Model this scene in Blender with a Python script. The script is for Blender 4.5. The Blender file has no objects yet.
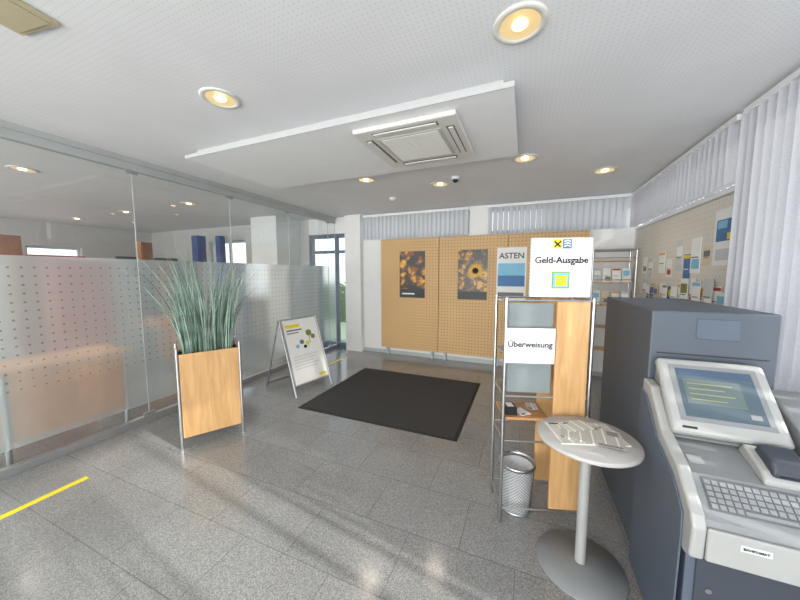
import bpy, bmesh, math, random
from mathutils import Matrix, Vector, Euler
random.seed(7)
R=math.radians
C=bpy.context.scene.collection
sc=bpy.context.scene
sc.view_settings.view_transform='Standard'

def lin(c):
    c=c/255.0
    return c/12.92 if c<=.04045 else ((c+.055)/1.055)**2.4
def rgb(r,g,b): return (lin(r),lin(g),lin(b),1)

# ---------- materials ----------
def nt(name):
    m=bpy.data.materials.new(name); m.use_nodes=True
    return m,m.node_tree.nodes,m.node_tree.links
def MT(name,col,rough=.5,metal=0,var=.06,scale=6,emit=0,bump=0,spec=.5,stretch=(1,1,1)):
    m,N,L=nt(name); p=N['Principled BSDF']
    tc=N.new('ShaderNodeTexCoord'); mp=N.new('ShaderNodeMapping'); mp.inputs['Scale'].default_value=stretch
    no=N.new('ShaderNodeTexNoise'); no.inputs['Scale'].default_value=scale; no.inputs['Detail'].default_value=4
    L.new(tc.outputs['Object'],mp.inputs[0]); L.new(mp.outputs[0],no.inputs['Vector'])
    cr=N.new('ShaderNodeValToRGB'); e=cr.color_ramp.elements
    e[0].position=.3; e[1].position=.7
    e[0].color=tuple(c*(1-var) for c in col[:3])+(1,); e[1].color=tuple(min(1,c*(1+var)) for c in col[:3])+(1,)
    L.new(no.outputs['Fac'],cr.inputs[0]); L.new(cr.outputs[0],p.inputs['Base Color'])
    p.inputs['Roughness'].default_value=rough; p.inputs['Metallic'].default_value=metal
    p.inputs['Specular IOR Level'].default_value=spec
    if emit:
        L.new(cr.outputs[0],p.inputs['Emission Color']); p.inputs['Emission Strength'].default_value=emit
    if bump:
        b=N.new('ShaderNodeBump'); b.inputs['Strength'].default_value=bump; b.inputs['Distance'].default_value=.01
        L.new(no.outputs['Fac'],b.inputs['Height']); L.new(b.outputs[0],p.inputs['Normal'])
    return m
def math_(N,L,op,a,b=None):
    n=N.new('ShaderNodeMath'); n.operation=op
    for i,v in enumerate((a,b)):
        if v is None: continue
        if isinstance(v,(int,float)): n.inputs[i].default_value=v
        else: L.new(v,n.inputs[i])
    return n.outputs[0]
def dots(N,L,u,v,sp,rad,square=False):
    fu=math_(N,L,'SUBTRACT',math_(N,L,'FRACT',math_(N,L,'DIVIDE',u,sp)),.5)
    fv=math_(N,L,'SUBTRACT',math_(N,L,'FRACT',math_(N,L,'DIVIDE',v,sp)),.5)
    if square: d=math_(N,L,'MAXIMUM',math_(N,L,'ABSOLUTE',fu),math_(N,L,'ABSOLUTE',fv))
    else: d=math_(N,L,'SQRT',math_(N,L,'ADD',math_(N,L,'MULTIPLY',fu,fu),math_(N,L,'MULTIPLY',fv,fv)))
    return math_(N,L,'LESS_THAN',d,rad)
def dotted(name,col,dcol,axes,sp,rad,rough=.6,var=.03):
    m,N,L=nt(name); p=N['Principled BSDF']; p.inputs['Roughness'].default_value=rough
    tc=N.new('ShaderNodeTexCoord'); s=N.new('ShaderNodeSeparateXYZ'); L.new(tc.outputs['Object'],s.inputs[0])
    f=dots(N,L,s.outputs[axes[0]],s.outputs[axes[1]],sp,rad)
    no=N.new('ShaderNodeTexNoise'); no.inputs['Scale'].default_value=2.5; no.inputs['Detail'].default_value=5; L.new(tc.outputs['Object'],no.inputs['Vector'])
    cr=N.new('ShaderNodeValToRGB'); e=cr.color_ramp.elements; e[0].position=.3;e[1].position=.7
    e[0].color=tuple(c*(1-var) for c in col[:3])+(1,); e[1].color=tuple(min(1,c*(1+var)) for c in col[:3])+(1,)
    L.new(no.outputs['Fac'],cr.inputs[0])
    mx=N.new('ShaderNodeMix'); mx.data_type='RGBA'; L.new(f,mx.inputs[0]); L.new(cr.outputs[0],mx.inputs[6]); mx.inputs[7].default_value=dcol
    L.new(mx.outputs[2],p.inputs['Base Color'])
    return m
def wood(name,c1,c2,axis=2,rough=.42,sc_=1):
    m,N,L=nt(name); p=N['Principled BSDF']; p.inputs['Roughness'].default_value=rough
    tc=N.new('ShaderNodeTexCoord'); mp=N.new('ShaderNodeMapping'); s=[14*sc_]*3; s[axis]=1.3*sc_; mp.inputs['Scale'].default_value=s
    L.new(tc.outputs['Object'],mp.inputs[0])
    no=N.new('ShaderNodeTexNoise'); no.inputs['Scale'].default_value=2.2; no.inputs['Detail'].default_value=6; no.inputs['Distortion'].default_value=.6
    L.new(mp.outputs[0],no.inputs['Vector'])
    cr=N.new('ShaderNodeValToRGB'); e=cr.color_ramp.elements; e[0].position=.3;e[1].position=.72; e[0].color=c1; e[1].color=c2
    L.new(no.outputs['Fac'],cr.inputs[0]); L.new(cr.outputs[0],p.inputs['Base Color'])
    return m
def art(name,cols,scale=6,rough=.35):
    m,N,L=nt(name); p=N['Principled BSDF']; p.inputs['Roughness'].default_value=rough
    tc=N.new('ShaderNodeTexCoord'); v=N.new('ShaderNodeTexVoronoi'); v.inputs['Scale'].default_value=scale
    no=N.new('ShaderNodeTexNoise'); no.inputs['Scale'].default_value=scale*.8
    L.new(tc.outputs['Object'],no.inputs['Vector'])
    mx=N.new('ShaderNodeMix'); mx.data_type='RGBA'; mx.inputs[0].default_value=.25; L.new(tc.outputs['Object'],mx.inputs[6]); L.new(no.outputs['Color'],mx.inputs[7]); L.new(mx.outputs[2],v.inputs['Vector'])
    cr=N.new('ShaderNodeValToRGB'); cr.color_ramp.interpolation='CONSTANT'
    e=cr.color_ramp.elements; e[0].color=cols[0]; e[0].position=0; e[1].color=cols[1]; e[1].position=.8/len(cols)
    for i,c in enumerate(cols[2:]):
        q=e.new((i+2)*.8/len(cols)); q.color=c
    L.new(v.outputs['Distance'],cr.inputs[0]); L.new(cr.outputs[0],p.inputs['Base Color'])
    return m
def lined(name,paper,ink,axis,period,thr=.80):
    m,N,L=nt(name); p=N['Principled BSDF']; p.inputs['Roughness'].default_value=.7
    tc=N.new('ShaderNodeTexCoord'); s=N.new('ShaderNodeSeparateXYZ'); L.new(tc.outputs['Object'],s.inputs[0])
    other=[i for i in (0,1,2) if i!=axis][0]
    f=math_(N,L,'LESS_THAN',math_(N,L,'FRACT',math_(N,L,'DIVIDE',s.outputs[axis],period)),.6)
    g=math_(N,L,'GREATER_THAN',math_(N,L,'FRACT',math_(N,L,'DIVIDE',s.outputs[other],period*6)),.14)
    v=N.new('ShaderNodeTexVoronoi'); v.distance='CHEBYCHEV'; v.inputs['Scale'].default_value=20; v.inputs['Randomness'].default_value=.0; L.new(tc.outputs['Object'],v.inputs['Vector'])
    sv=N.new('ShaderNodeSeparateColor'); L.new(v.outputs['Color'],sv.inputs[0])
    blk=math_(N,L,'MULTIPLY',math_(N,L,'GREATER_THAN',sv.outputs[0],thr),.9)
    k=math_(N,L,'MULTIPLY',math_(N,L,'MULTIPLY',f,g),.85)
    k2=math_(N,L,'MAXIMUM',k,blk)
    mx=N.new('ShaderNodeMix'); mx.data_type='RGBA'; L.new(k2,mx.inputs[0]); mx.inputs[6].default_value=paper; mx.inputs[7].default_value=ink
    L.new(mx.outputs[2],p.inputs['Base Color']); return m
def glass_nodes(N,L,tint=(.93,.96,.95,1),base=.06,k=.6):
    tr=N.new('ShaderNodeBsdfTransparent'); tr.inputs[0].default_value=tint
    gl=N.new('ShaderNodeBsdfGlossy'); gl.inputs['Roughness'].default_value=.02
    lw=N.new('ShaderNodeLayerWeight'); lw.inputs[0].default_value=.5
    pw=math_(N,L,'POWER',lw.outputs['Facing'],3); f=math_(N,L,'ADD',math_(N,L,'MULTIPLY',pw,k),base)
    mx=N.new('ShaderNodeMixShader'); L.new(f,mx.inputs[0]); L.new(tr.outputs[0],mx.inputs[1]); L.new(gl.outputs[0],mx.inputs[2])
    return mx.outputs[0]
def glass(name,tint=(.93,.96,.95,1)):
    m,N,L=nt(name); N.remove(N['Principled BSDF']); L.new(glass_nodes(N,L,tint),N['Material Output'].inputs[0]); return m
def frosted_glass():
    m,N,L=nt('frosted_partition_glass'); N.remove(N['Principled BSDF'])
    clear=glass_nodes(N,L,(.92,.95,.95,1),.10,.6)
    tc=N.new('ShaderNodeTexCoord'); s=N.new('ShaderNodeSeparateXYZ'); L.new(tc.outputs['Object'],s.inputs[0])
    y,z=s.outputs[1],s.outputs[2]
    d=dots(N,L,y,z,.070,.13)
    dz=math_(N,L,'MULTIPLY',math_(N,L,'GREATER_THAN',z,.62),math_(N,L,'LESS_THAN',z,1.66))
    d=math_(N,L,'MULTIPLY',d,dz)
    band=math_(N,L,'MULTIPLY',math_(N,L,'GREATER_THAN',z,.20),math_(N,L,'LESS_THAN',z,1.74))
    fac=math_(N,L,'MULTIPLY',band,math_(N,L,'SUBTRACT',1,math_(N,L,'MULTIPLY',d,.5)))
    df=N.new('ShaderNodeBsdfDiffuse'); df.inputs[0].default_value=rgb(176,190,194)
    tl=N.new('ShaderNodeBsdfTranslucent'); tl.inputs[0].default_value=rgb(206,219,222)
    m1=N.new('ShaderNodeMixShader'); m1.inputs[0].default_value=.45; L.new(df.outputs[0],m1.inputs[1]); L.new(tl.outputs[0],m1.inputs[2])
    rf=N.new('ShaderNodeBsdfRefraction'); rf.inputs['Roughness'].default_value=.38; rf.inputs['IOR'].default_value=1.2; rf.inputs[0].default_value=(.97,.98,.97,1)
    m2=N.new('ShaderNodeMixShader'); m2.inputs[0].default_value=.50; L.new(m1.outputs[0],m2.inputs[1]); L.new(rf.outputs[0],m2.inputs[2])
    gl=N.new('ShaderNodeBsdfGlossy'); gl.inputs['Roughness'].default_value=.12; m3=N.new('ShaderNodeMixShader'); m3.inputs[0].default_value=.08; L.new(m2.outputs[0],m3.inputs[1]); L.new(gl.outputs[0],m3.inputs[2])
    o=N.new('ShaderNodeMixShader'); L.new(fac,o.inputs[0]); L.new(clear,o.inputs[1]); L.new(m3.outputs[0],o.inputs[2]); L.new(o.outputs[0],N['Material Output'].inputs[0])
    return m
def wire_mesh():
    m,N,L=nt('wire_lattice'); p=N['Principled BSDF']; p.inputs['Base Color'].default_value=rgb(150,152,154); p.inputs['Metallic'].default_value=.6; p.inputs['Roughness'].default_value=.4
    tc=N.new('ShaderNodeTexCoord'); s=N.new('ShaderNodeSeparateXYZ'); L.new(tc.outputs['Object'],s.inputs[0])
    at=math_(N,L,'ARCTAN2',s.outputs[1],s.outputs[0]); a=math_(N,L,'MULTIPLY',at,.1)
    u=math_(N,L,'ADD',a,s.outputs[2]); v=math_(N,L,'SUBTRACT',a,s.outputs[2])
    per=.6283/30
    f1=math_(N,L,'LESS_THAN',math_(N,L,'FRACT',math_(N,L,'DIVIDE',u,per)),.26); f2=math_(N,L,'LESS_THAN',math_(N,L,'FRACT',math_(N,L,'DIVIDE',v,per)),.26)
    f=math_(N,L,'MAXIMUM',f1,f2); tr=N.new('ShaderNodeBsdfTransparent'); mx=N.new('ShaderNodeMixShader')
    L.new(f,mx.inputs[0]); L.new(tr.outputs[0],mx.inputs[1]); L.new(p.outputs[0],mx.inputs[2]); L.new(mx.outputs[0],N['Material Output'].inputs[0]); return m
def blind_mat(name,c1,c2,tf):
    m,N,L=nt(name); N.remove(N['Principled BSDF'])
    tc=N.new('ShaderNodeTexCoord'); no=N.new('ShaderNodeTexNoise'); no.inputs['Scale'].default_value=90; L.new(tc.outputs['Object'],no.inputs[0])
    cr=N.new('ShaderNodeValToRGB'); e=cr.color_ramp.elements; e[0].color=c1; e[1].color=c2; L.new(no.outputs[0],cr.inputs[0])
    df=N.new('ShaderNodeBsdfDiffuse'); tl=N.new('ShaderNodeBsdfTranslucent'); L.new(cr.outputs[0],df.inputs[0]); L.new(cr.outputs[0],tl.inputs[0])
    m1=N.new('ShaderNodeMixShader'); m1.inputs[0].default_value=tf; L.new(df.outputs[0],m1.inputs[1]); L.new(tl.outputs[0],m1.inputs[2]); L.new(m1.outputs[0],N['Material Output'].inputs[0])
    return m
def granite():
    m,N,L=nt('speckled_granite_tile'); p=N['Principled BSDF']
    tc=N.new('ShaderNodeTexCoord')
    v=N.new('ShaderNodeTexVoronoi'); v.inputs['Scale'].default_value=250; L.new(tc.outputs['Object'],v.inputs['Vector'])
    cr=N.new('ShaderNodeValToRGB'); e=cr.color_ramp.elements
    e[0].color=rgb(102,102,103); e[0].position=0; e[1].color=rgb(128,128,128); e[1].position=.35
    q=e.new(.7); q.color=rgb(138,137,136); q=e.new(1); q.color=rgb(162,161,159)
    sv=N.new('ShaderNodeSeparateColor'); L.new(v.outputs['Color'],sv.inputs[0]); L.new(sv.outputs[0],cr.inputs[0])
    no=N.new('ShaderNodeTexNoise'); no.inputs['Scale'].default_value=1.6; no.inputs['Detail'].default_value=3; L.new(tc.outputs['Object'],no.inputs[0])
    br=N.new('ShaderNodeTexBrick'); br.inputs['Scale'].default_value=1; br.inputs['Brick Width'].default_value=.61; br.inputs['Row Height'].default_value=.406; br.inputs['Mortar Size'].default_value=.0028; br.inputs['Mortar Smooth'].default_value=.1; br.offset=.5
    br.inputs['Color1'].default_value=(.95,.95,.95,1); br.inputs['Color2'].default_value=(1.04,1.04,1.04,1); br.inputs['Mortar'].default_value=(.62,.62,.62,1)
    L.new(tc.outputs['Object'],br.inputs['Vector'])
    a=N.new('ShaderNodeMix'); a.data_type='RGBA'; a.blend_type='MULTIPLY'; a.inputs[0].default_value=1; L.new(cr.outputs[0],a.inputs[6]); L.new(br.outputs[0],a.inputs[7])
    c2=N.new('ShaderNodeValToRGB'); c2.color_ramp.elements[0].color=(.92,.92,.92,1); c2.color_ramp.elements[1].color=(1.07,1.07,1.07,1); c2.color_ramp.elements[0].position=.35; c2.color_ramp.elements[1].position=.65; L.new(no.outputs[0],c2.inputs[0])
    b=N.new('ShaderNodeMix'); b.data_type='RGBA'; b.blend_type='MULTIPLY'; b.inputs[0].default_value=1; L.new(a.outputs[2],b.inputs[6]); L.new(c2.outputs[0],b.inputs[7])
    L.new(b.outputs[2],p.inputs['Base Color']); p.inputs['Roughness'].default_value=.16; p.inputs['Specular IOR Level'].default_value=.65
    return m

m_floor=granite()
m_ceil=dotted('perforated_ceiling',rgb(222,222,224),rgb(208,208,212),(0,1),.027,.17)
m_white=MT('white_paint',rgb(226,226,228),.6,var=.02)
m_wall=MT('wall_paint',rgb(224,223,222),.7,var=.02)
m_owall=MT('office_wall_paint',rgb(192,190,187),.8,var=.03)
m_ocol=MT('office_column_paint',rgb(222,222,222),.8,var=.03)
m_raft=MT('raft_white',rgb(230,230,231),.6,var=.015)
m_edge=MT('raft_edge_dimmed',rgb(182,182,183),.9,var=.015,spec=.1)  # white raft greyed here so window light does not make its edge glow
m_cream=MT('light_grey_plastic',rgb(212,210,204),.45,var=.02)
m_creamdark=MT('grille_plastic',rgb(180,178,172),.5,var=.03)
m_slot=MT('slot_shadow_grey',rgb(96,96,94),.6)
m_black=MT('black_plastic',rgb(28,28,30),.45)
m_chrome=MT('brushed_steel',rgb(190,190,192),.28,1,var=.04,scale=40)
m_alu=MT('anodised_aluminium',rgb(176,178,180),.4,.8,var=.04,scale=30)
m_alum2=MT('dull_aluminium',rgb(176,179,180),.5,.3,var=.04)
m_maple=wood('honey_maple',rgb(184,140,90),rgb(210,168,118))
m_mapleh=wood('honey_maple_shelf',rgb(170,116,70),rgb(196,142,94),0)
m_peg=dotted('perforated_maple',rgb(200,162,112),rgb(146,112,74),(0,2),.055,.18,.55,.05)
m_pin=dotted('grey_beige_pinboard',rgb(214,208,198),rgb(184,179,170),(1,2),.05,.12,.7,.03)
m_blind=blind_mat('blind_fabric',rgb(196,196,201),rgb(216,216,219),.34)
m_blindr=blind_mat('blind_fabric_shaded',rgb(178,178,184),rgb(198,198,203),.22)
m_glass=glass('clear_glass'); m_fglass=frosted_glass(); m_lattice=wire_mesh()
m_frame=MT('slate_blue_frame',rgb(98,110,126),.45)
m_wframe=MT('window_frame_grey',rgb(190,193,198),.45)
m_mat=MT('charcoal_mat',rgb(54,52,52),.95,var=.18,scale=160,bump=.6)
m_matedge=MT('mat_rubber_edge',rgb(30,30,31),.7)
m_yellow=MT('yellow_tape',rgb(226,206,20),.5,var=.04)
m_reed=MT('grey_green_reed',rgb(122,146,132),.6,var=.35,scale=12)
m_soil=MT('dark_soil',rgb(52,44,38),.95,var=.3,scale=60,bump=.6)
m_slate=MT('slate_grey_steel',rgb(76,83,94),.5,var=.03)
m_slateb=MT('slate_blue_steel',rgb(80,90,104),.5,var=.03)
m_slated=MT('slate_grey_dark',rgb(56,61,70),.5,var=.03)
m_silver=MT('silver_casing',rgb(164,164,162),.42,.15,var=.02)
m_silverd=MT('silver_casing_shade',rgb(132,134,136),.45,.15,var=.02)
m_key=MT('steel_key',rgb(148,149,150),.35,.4)
m_keyb=MT('key_bed',rgb(106,108,112),.4,.3)
m_screen=MT('screen_grey_blue',rgb(74,88,98),.3,var=.05,emit=.06)
m_scrlight=MT('screen_pale_yellow',rgb(92,104,104),.3,emit=.06)
m_scrtext=MT('screen_yellow_text',rgb(146,146,108),.4,emit=.06)
m_scrblue=MT('screen_blue',rgb(68,84,108),.3,emit=.06)
m_paper=MT('white_paper',rgb(230,230,228),.7,var=.02)
m_ink=MT('black_ink',rgb(24,24,26),.6)
m_dgray=MT('dark_grey_ink',rgb(56,58,62),.6)
m_grayink=MT('grey_ink',rgb(110,112,116),.6)
m_lgray=MT('pale_grey_print',rgb(196,198,200),.6)
m_blueink=MT('blue_print',rgb(60,110,165),.5)
m_lblue=MT('light_blue_print',rgb(120,182,212),.5)
m_green=MT('green_print',rgb(120,160,70),.5)
m_orange=MT('orange_print',rgb(216,156,80),.5)
m_red=MT('red_print',rgb(170,70,56),.5)
m_tan=MT('tan_header',rgb(206,194,166),.5)
m_tabletop=MT('light_grey_laminate',rgb(178,175,173),.4,var=.02)
m_acry=MT('smoky_acrylic',rgb(124,132,134),.25,var=.08)
m_bulb=MT('warm_lamp_glow',rgb(255,222,170),.5,var=0,emit=9)
m_refl=MT('lamp_reflector',rgb(240,214,160),.25,.5,var=.03,emit=.5)
m_beige=MT('beige_plate',rgb(180,168,140),.5)
m_blue=MT('cobalt_blue_panel',rgb(50,84,140),.5)
m_owood=wood('office_orange_wood',rgb(200,128,70),rgb(230,158,94))
m_brown=wood('office_brown_wood',rgb(120,78,48),rgb(146,98,62))
m_grass=MT('grass',rgb(150,164,136),.9,var=.15,scale=20)
m_pave=MT('pale_paving',rgb(200,200,200),.9,var=.05,scale=3)
m_leaf=MT('hedge_leaf',rgb(112,130,98),.7,var=.3,scale=9)
m_olive=MT('olive_print',rgb(120,124,70),.6,var=.2)
m_liner=MT('bin_liner',rgb(214,216,218),.6,var=.06,scale=30)
m_news=lined('newsprint',rgb(232,229,220),rgb(140,136,130),1,.009,.88)
m_news2=lined('newsprint_dense',rgb(226,222,212),rgb(112,108,104),1,.009,.82)
m_flower=art('flower_print',[rgb(226,190,60),rgb(206,146,40),rgb(130,74,30),rgb(46,34,26),rgb(30,26,24)],7)
m_flower2=art('sunflower_print',[rgb(70,40,20),rgb(206,150,40),rgb(130,84,30),rgb(50,40,28),rgb(30,28,26)],8)
m_petal=MT('petal_print',rgb(206,160,44),.5,var=.2,scale=30)

# ---------- mesh builder ----------
class MB:
    def __init__(s): s.v=[]; s.f=[]; s.sm=[]
    def raw(s,vs,fs,smooth=False):
        o=len(s.v); s.v+= [tuple(v) for v in vs]; s.f+=[tuple(i+o for i in f) for f in fs]; s.sm+=[smooth]*len(fs); return s
    def box(s,x0,x1,y0,y1,z0,z1,mx=None):
        vs=[Vector(p) for p in ((x0,y0,z0),(x1,y0,z0),(x1,y1,z0),(x0,y1,z0),(x0,y0,z1),(x1,y0,z1),(x1,y1,z1),(x0,y1,z1))]
        if mx: vs=[mx@v for v in vs]
        return s.raw(vs,[(0,3,2,1),(4,5,6,7),(0,1,5,4),(1,2,6,5),(2,3,7,6),(3,0,4,7)])
    def tube(s,p0,p1,r,n=14,r2=None,cap=True):
        p0=Vector(p0);p1=Vector(p1); d=(p1-p0); q=d.to_track_quat('Z','Y'); r2=r if r2 is None else r2
        vs=[]
        for p,rr in ((p0,r),(p1,r2)):
            for i in range(n):
                a=2*math.pi*i/n; vs.append(p+q@Vector((math.cos(a)*rr,math.sin(a)*rr,0)))
        s.raw(vs,[(i,(i+1)%n,n+(i+1)%n,n+i) for i in range(n)],True)
        if cap:
            s.raw(vs[:n],[tuple(range(n))[::-1]]); s.raw(vs[n:],[tuple(range(n))])
        return s
    def lathe(s,prof,c=(0,0,0),n=40,smooth=True):
        vs=[]
        for r,z in prof:
            for i in range(n):
                a=2*math.pi*i/n; vs.append((c[0]+r*math.cos(a),c[1]+r*math.sin(a),c[2]+z))
        fs=[]
        for k in range(len(prof)-1):
            for i in range(n): fs.append((k*n+i,k*n+(i+1)%n,(k+1)*n+(i+1)%n,(k+1)*n+i))
        return s.raw(vs,fs,smooth)
    def prism(s,poly,a0,a1,axis='x'):
        n=len(poly); vs=[]
        for a in (a0,a1):
            for u,v in poly: vs.append((a,u,v) if axis=='x' else ((u,a,v) if axis=='y' else (u,v,a)))
        fs=[(i,(i+1)%n,n+(i+1)%n,n+i) for i in range(n)]+[tuple(range(n))[::-1],tuple(range(n,2*n))]
        return s.raw(vs,fs)
    def build(s,name,mat,parent=None,bevel=0,fix=True,seg=2):
        me=bpy.data.meshes.new(name); me.from_pydata(s.v,[],s.f); me.update()
        for p,q in zip(me.polygons,s.sm): p.use_smooth=q
        if fix:
            bm=bmesh.new(); bm.from_mesh(me); bmesh.ops.recalc_face_normals(bm,faces=bm.faces); bm.to_mesh(me); bm.free()
        o=bpy.data.objects.new(name,me); C.objects.link(o); me.materials.append(mat)
        if parent: o.parent=parent
        if bevel:
            b=o.modifiers.new('bevel','BEVEL'); b.width=bevel; b.segments=seg; b.limit_method='ANGLE'
        return o
def tag(o,label,cat,group=None,kind=None):
    o['label']=label; o['category']=cat
    if group: o['group']=group
    if kind: o['kind']=kind
    return o
def thing(name,label,cat,loc=(0,0,0),rz=0,group=None):
    o=bpy.data.objects.new(name,None); C.objects.link(o); o.location=loc; o.rotation_euler=(0,0,rz); o.empty_display_size=.1
    return tag(o,label,cat,group)
def struct(o,label=None,cat=None):
    o['kind']='structure'
    if label: o['label']=label; o['category']=cat
    return o
def text(name,s,size,mat,parent,loc,rot=(R(90),0,0),sx=1,bold=0):
    cu=bpy.data.curves.new(name,'FONT'); cu.body=s; cu.size=size; cu.align_x='CENTER'; cu.align_y='CENTER'; cu.extrude=.0006; cu.offset=bold; cu.resolution_u=3
    t=bpy.data.objects.new(name+'_tmp',cu); C.objects.link(t); bpy.context.view_layer.update()
    me=bpy.data.meshes.new_from_object(t.evaluated_get(bpy.context.evaluated_depsgraph_get()))
    bpy.data.objects.remove(t)
    me.materials.clear(); me.materials.append(mat)
    o=bpy.data.objects.new(name,me); C.objects.link(o); o.parent=parent; o.location=loc; o.rotation_euler=rot; o.scale=(sx,1,1)
    return o
def copy_tree(root,loc,label,rz=None):
    r=root.copy(); C.objects.link(r); r.location=loc; r['label']=label
    if rz is not None: r.rotation_euler=(0,0,rz)
    for ch in list(root.children):
        c=ch.copy(); C.objects.link(c); c.parent=r
        for g in ch.children:
            d=g.copy(); C.objects.link(d); d.parent=c
    return r

# ---------- room ----------
XL=-3.73; XR=1.45; YB=5.42; YF=-3.0; ZC=2.75; XO=-10.0
struct(MB().box(XO-.2,XR+.2,YF-.2,YB+.2,-.1,0).build('floor',m_floor),'grey speckled granite tile floor','floor')
struct(MB().box(XO-.2,XR+.2,YF-.2,YB+.2,ZC,ZC+.12).build('ceiling',m_ceil),'white finely perforated ceiling','ceiling')
wb=MB()
wb.box(-3.05,XR+.2,YB,YB+.2,0,2.28); wb.box(-3.05,XR+.2,YB,YB+.2,2.69,ZC); wb.box(-.93,-.62,YB,YB+.2,2.28,2.69)
wb.box(-3.41,-3.05,YB-.12,YB+.2,0,ZC); wb.box(-4.4,-3.41,YB,YB+.2,2.42,ZC)
struct(wb.build('wall_back',m_wall),'white back wall with high strip windows','wall')
wo=MB(); wo.box(-6.3,-4.4,YB,YB+.2,0,ZC); wo.box(-7.6,-6.3,YB,YB+.2,2.4,ZC); wo.box(-7.6,-6.3,YB,YB+.2,0,1.0); wo.box(XO-.2,-7.6,YB,YB+.2,0,ZC)
struct(wo.build('wall_office_back',m_owall),'grey back wall of the office behind glass','wall')
struct(MB().box(-5.35,-4.66,4.75,YB,0,ZC).build('trim_3',m_ocol),'white square column seen through the glass partition','column')
wr=MB()
wr.box(XR,XR+.2,2.93,YB,0,2.26); wr.box(XR,XR+.2,YF,YB,2.69,ZC); wr.box(XR,XR+.2,YF,.0,0,2.69); wr.box(XR,XR+.2,0,2.88,0,.12); wr.box(XR,XR+.2,2.88,2.93,0,2.69)
struct(wr.build('wall_right',m_wall),'white right wall with high strip windows','wall')
wf=MB(); wf.box(XO-.2,-9.5,YF-.2,YF,0,ZC); wf.box(-4.3,-3.4,YF-.2,YF,0,ZC); wf.box(1.2,XR+.2,YF-.2,YF,0,ZC); wf.box(-3.4,1.2,YF-.2,YF,2.55,ZC); wf.box(-3.4,1.2,YF-.2,YF,0,.15)
wf.box(-9.5,-4.3,YF-.2,YF,2.55,ZC); wf.box(-9.5,-4.3,YF-.2,YF,0,.15)
struct(wf.build('wall_front',m_wall),'wall behind the viewer with a large shop window','wall')
wl=MB(); wl.box(XO-.2,XO,YF,YB,0,1.0); wl.box(XO-.2,XO,YF,YB,2.2,ZC); wl.box(XO-.2,XO,YF,3.0,1.0,2.2); wl.box(XO-.2,XO,3.9,YB,1.0,2.2)
struct(wl.build('wall_office_left',m_owall),'far wall of the office behind the glass','wall')

wn=[0]
def window(x0,x1,z0,z1,base,axis,label,mull=1,fm=m_wframe,pane_m=m_glass,name=None):
    wn[0]+=1
    t=.045; fr=MB(); d0,d1=base
    def bx(a,b,c,d,e,f):
        if axis=='x': fr.box(a,b,e,f,c,d)
        else: fr.box(e,f,a,b,c,d)
    bx(x0,x1,z0,z0+t,d0,d1); bx(x0,x1,z1-t,z1,d0,d1); bx(x0,x0+t,z0+t,z1-t,d0,d1); bx(x1-t,x1,z0+t,z1-t,d0,d1)
    for i in range(1,mull):
        c=x0+(x1-x0)*i/mull; bx(c-t/2,c+t/2,z0+t,z1-t,d0,d1)
    o=struct(fr.build(name or 'window_%d'%wn[0],fm),label,'window')
    m=(d0+d1)/2
    q=MB()
    if axis=='x': q.raw([(x0+t,m,z0+t),(x1-t,m,z0+t),(x1-t,m,z1-t),(x0+t,m,z1-t)],[(0,1,2,3)])
    else: q.raw([(m,x0+t,z0+t),(m,x1-t,z0+t),(m,x1-t,z1-t),(m,x0+t,z1-t)],[(0,1,2,3)])
    q.build('pane',pane_m,o)
    return o
window(-3.05,-.93,2.28,2.69,(YB+.08,YB+.14),'x','left high strip window of the back wall',2)
window(-.62,XR,2.28,2.69,(YB+.08,YB+.14),'x','right high strip window of the back wall',2)
window(2.93,YB,2.26,2.69,(XR+.08,XR+.14),'y','high strip window of the right wall',3)
window(0,2.88,.12,2.69,(XR+.08,XR+.14),'y','tall window of the right wall behind the blinds',3)
window(-7.6,-6.3,1.0,2.4,(YB+.08,YB+.14),'x','office window in the back wall behind the glass',2)
window(3.0,3.9,1.0,2.2,(XO-.14,XO-.08),'y','small window in the far office wall',1)
window(-3.4,1.2,.15,2.55,(YF-.14,YF-.08),'x','large shop window behind the viewer',4)
window(-9.5,-4.3,.15,2.55,(YF-.14,YF-.08),'x','unseen office window behind the viewer, added to let in light',4)  # opening out of view, added to brighten the office ceiling
door=MB(); 
for a,b in ((-4.4,-4.33),(-3.76,-3.70),(-3.48,-3.41)): door.box(a,b,YB+.04,YB+.12,0,2.42)
for a,b in ((-4.33,-3.76),(-3.70,-3.48)):
    door.box(a,b,YB+.04,YB+.12,0,.1); door.box(a,b,YB+.04,YB+.12,2.34,2.42); door.box(a,b,YB+.04,YB+.12,2.02,2.08)
do=struct(door.build('door_1',m_frame,bevel=.004),'slate framed glass entrance door at the far left corner','door')
MB().raw([(-4.33,YB+.08,.1),(-3.76,YB+.08,.1),(-3.76,YB+.08,2.34),(-4.33,YB+.08,2.34),(-3.70,YB+.08,.1),(-3.48,YB+.08,.1),(-3.48,YB+.08,2.34),(-3.70,YB+.08,2.34)],[(0,1,2,3),(4,5,6,7)]).build('pane',m_glass,do)
MB().tube((-3.82,YB+.0,.9),(-3.82,YB+.0,1.3),.012).tube((-3.82,YB,.95),(-3.78,YB+.045,.95),.008).tube((-3.82,YB,1.25),(-3.78,YB+.045,1.25),.008).build('door_handle',m_chrome,do)

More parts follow.
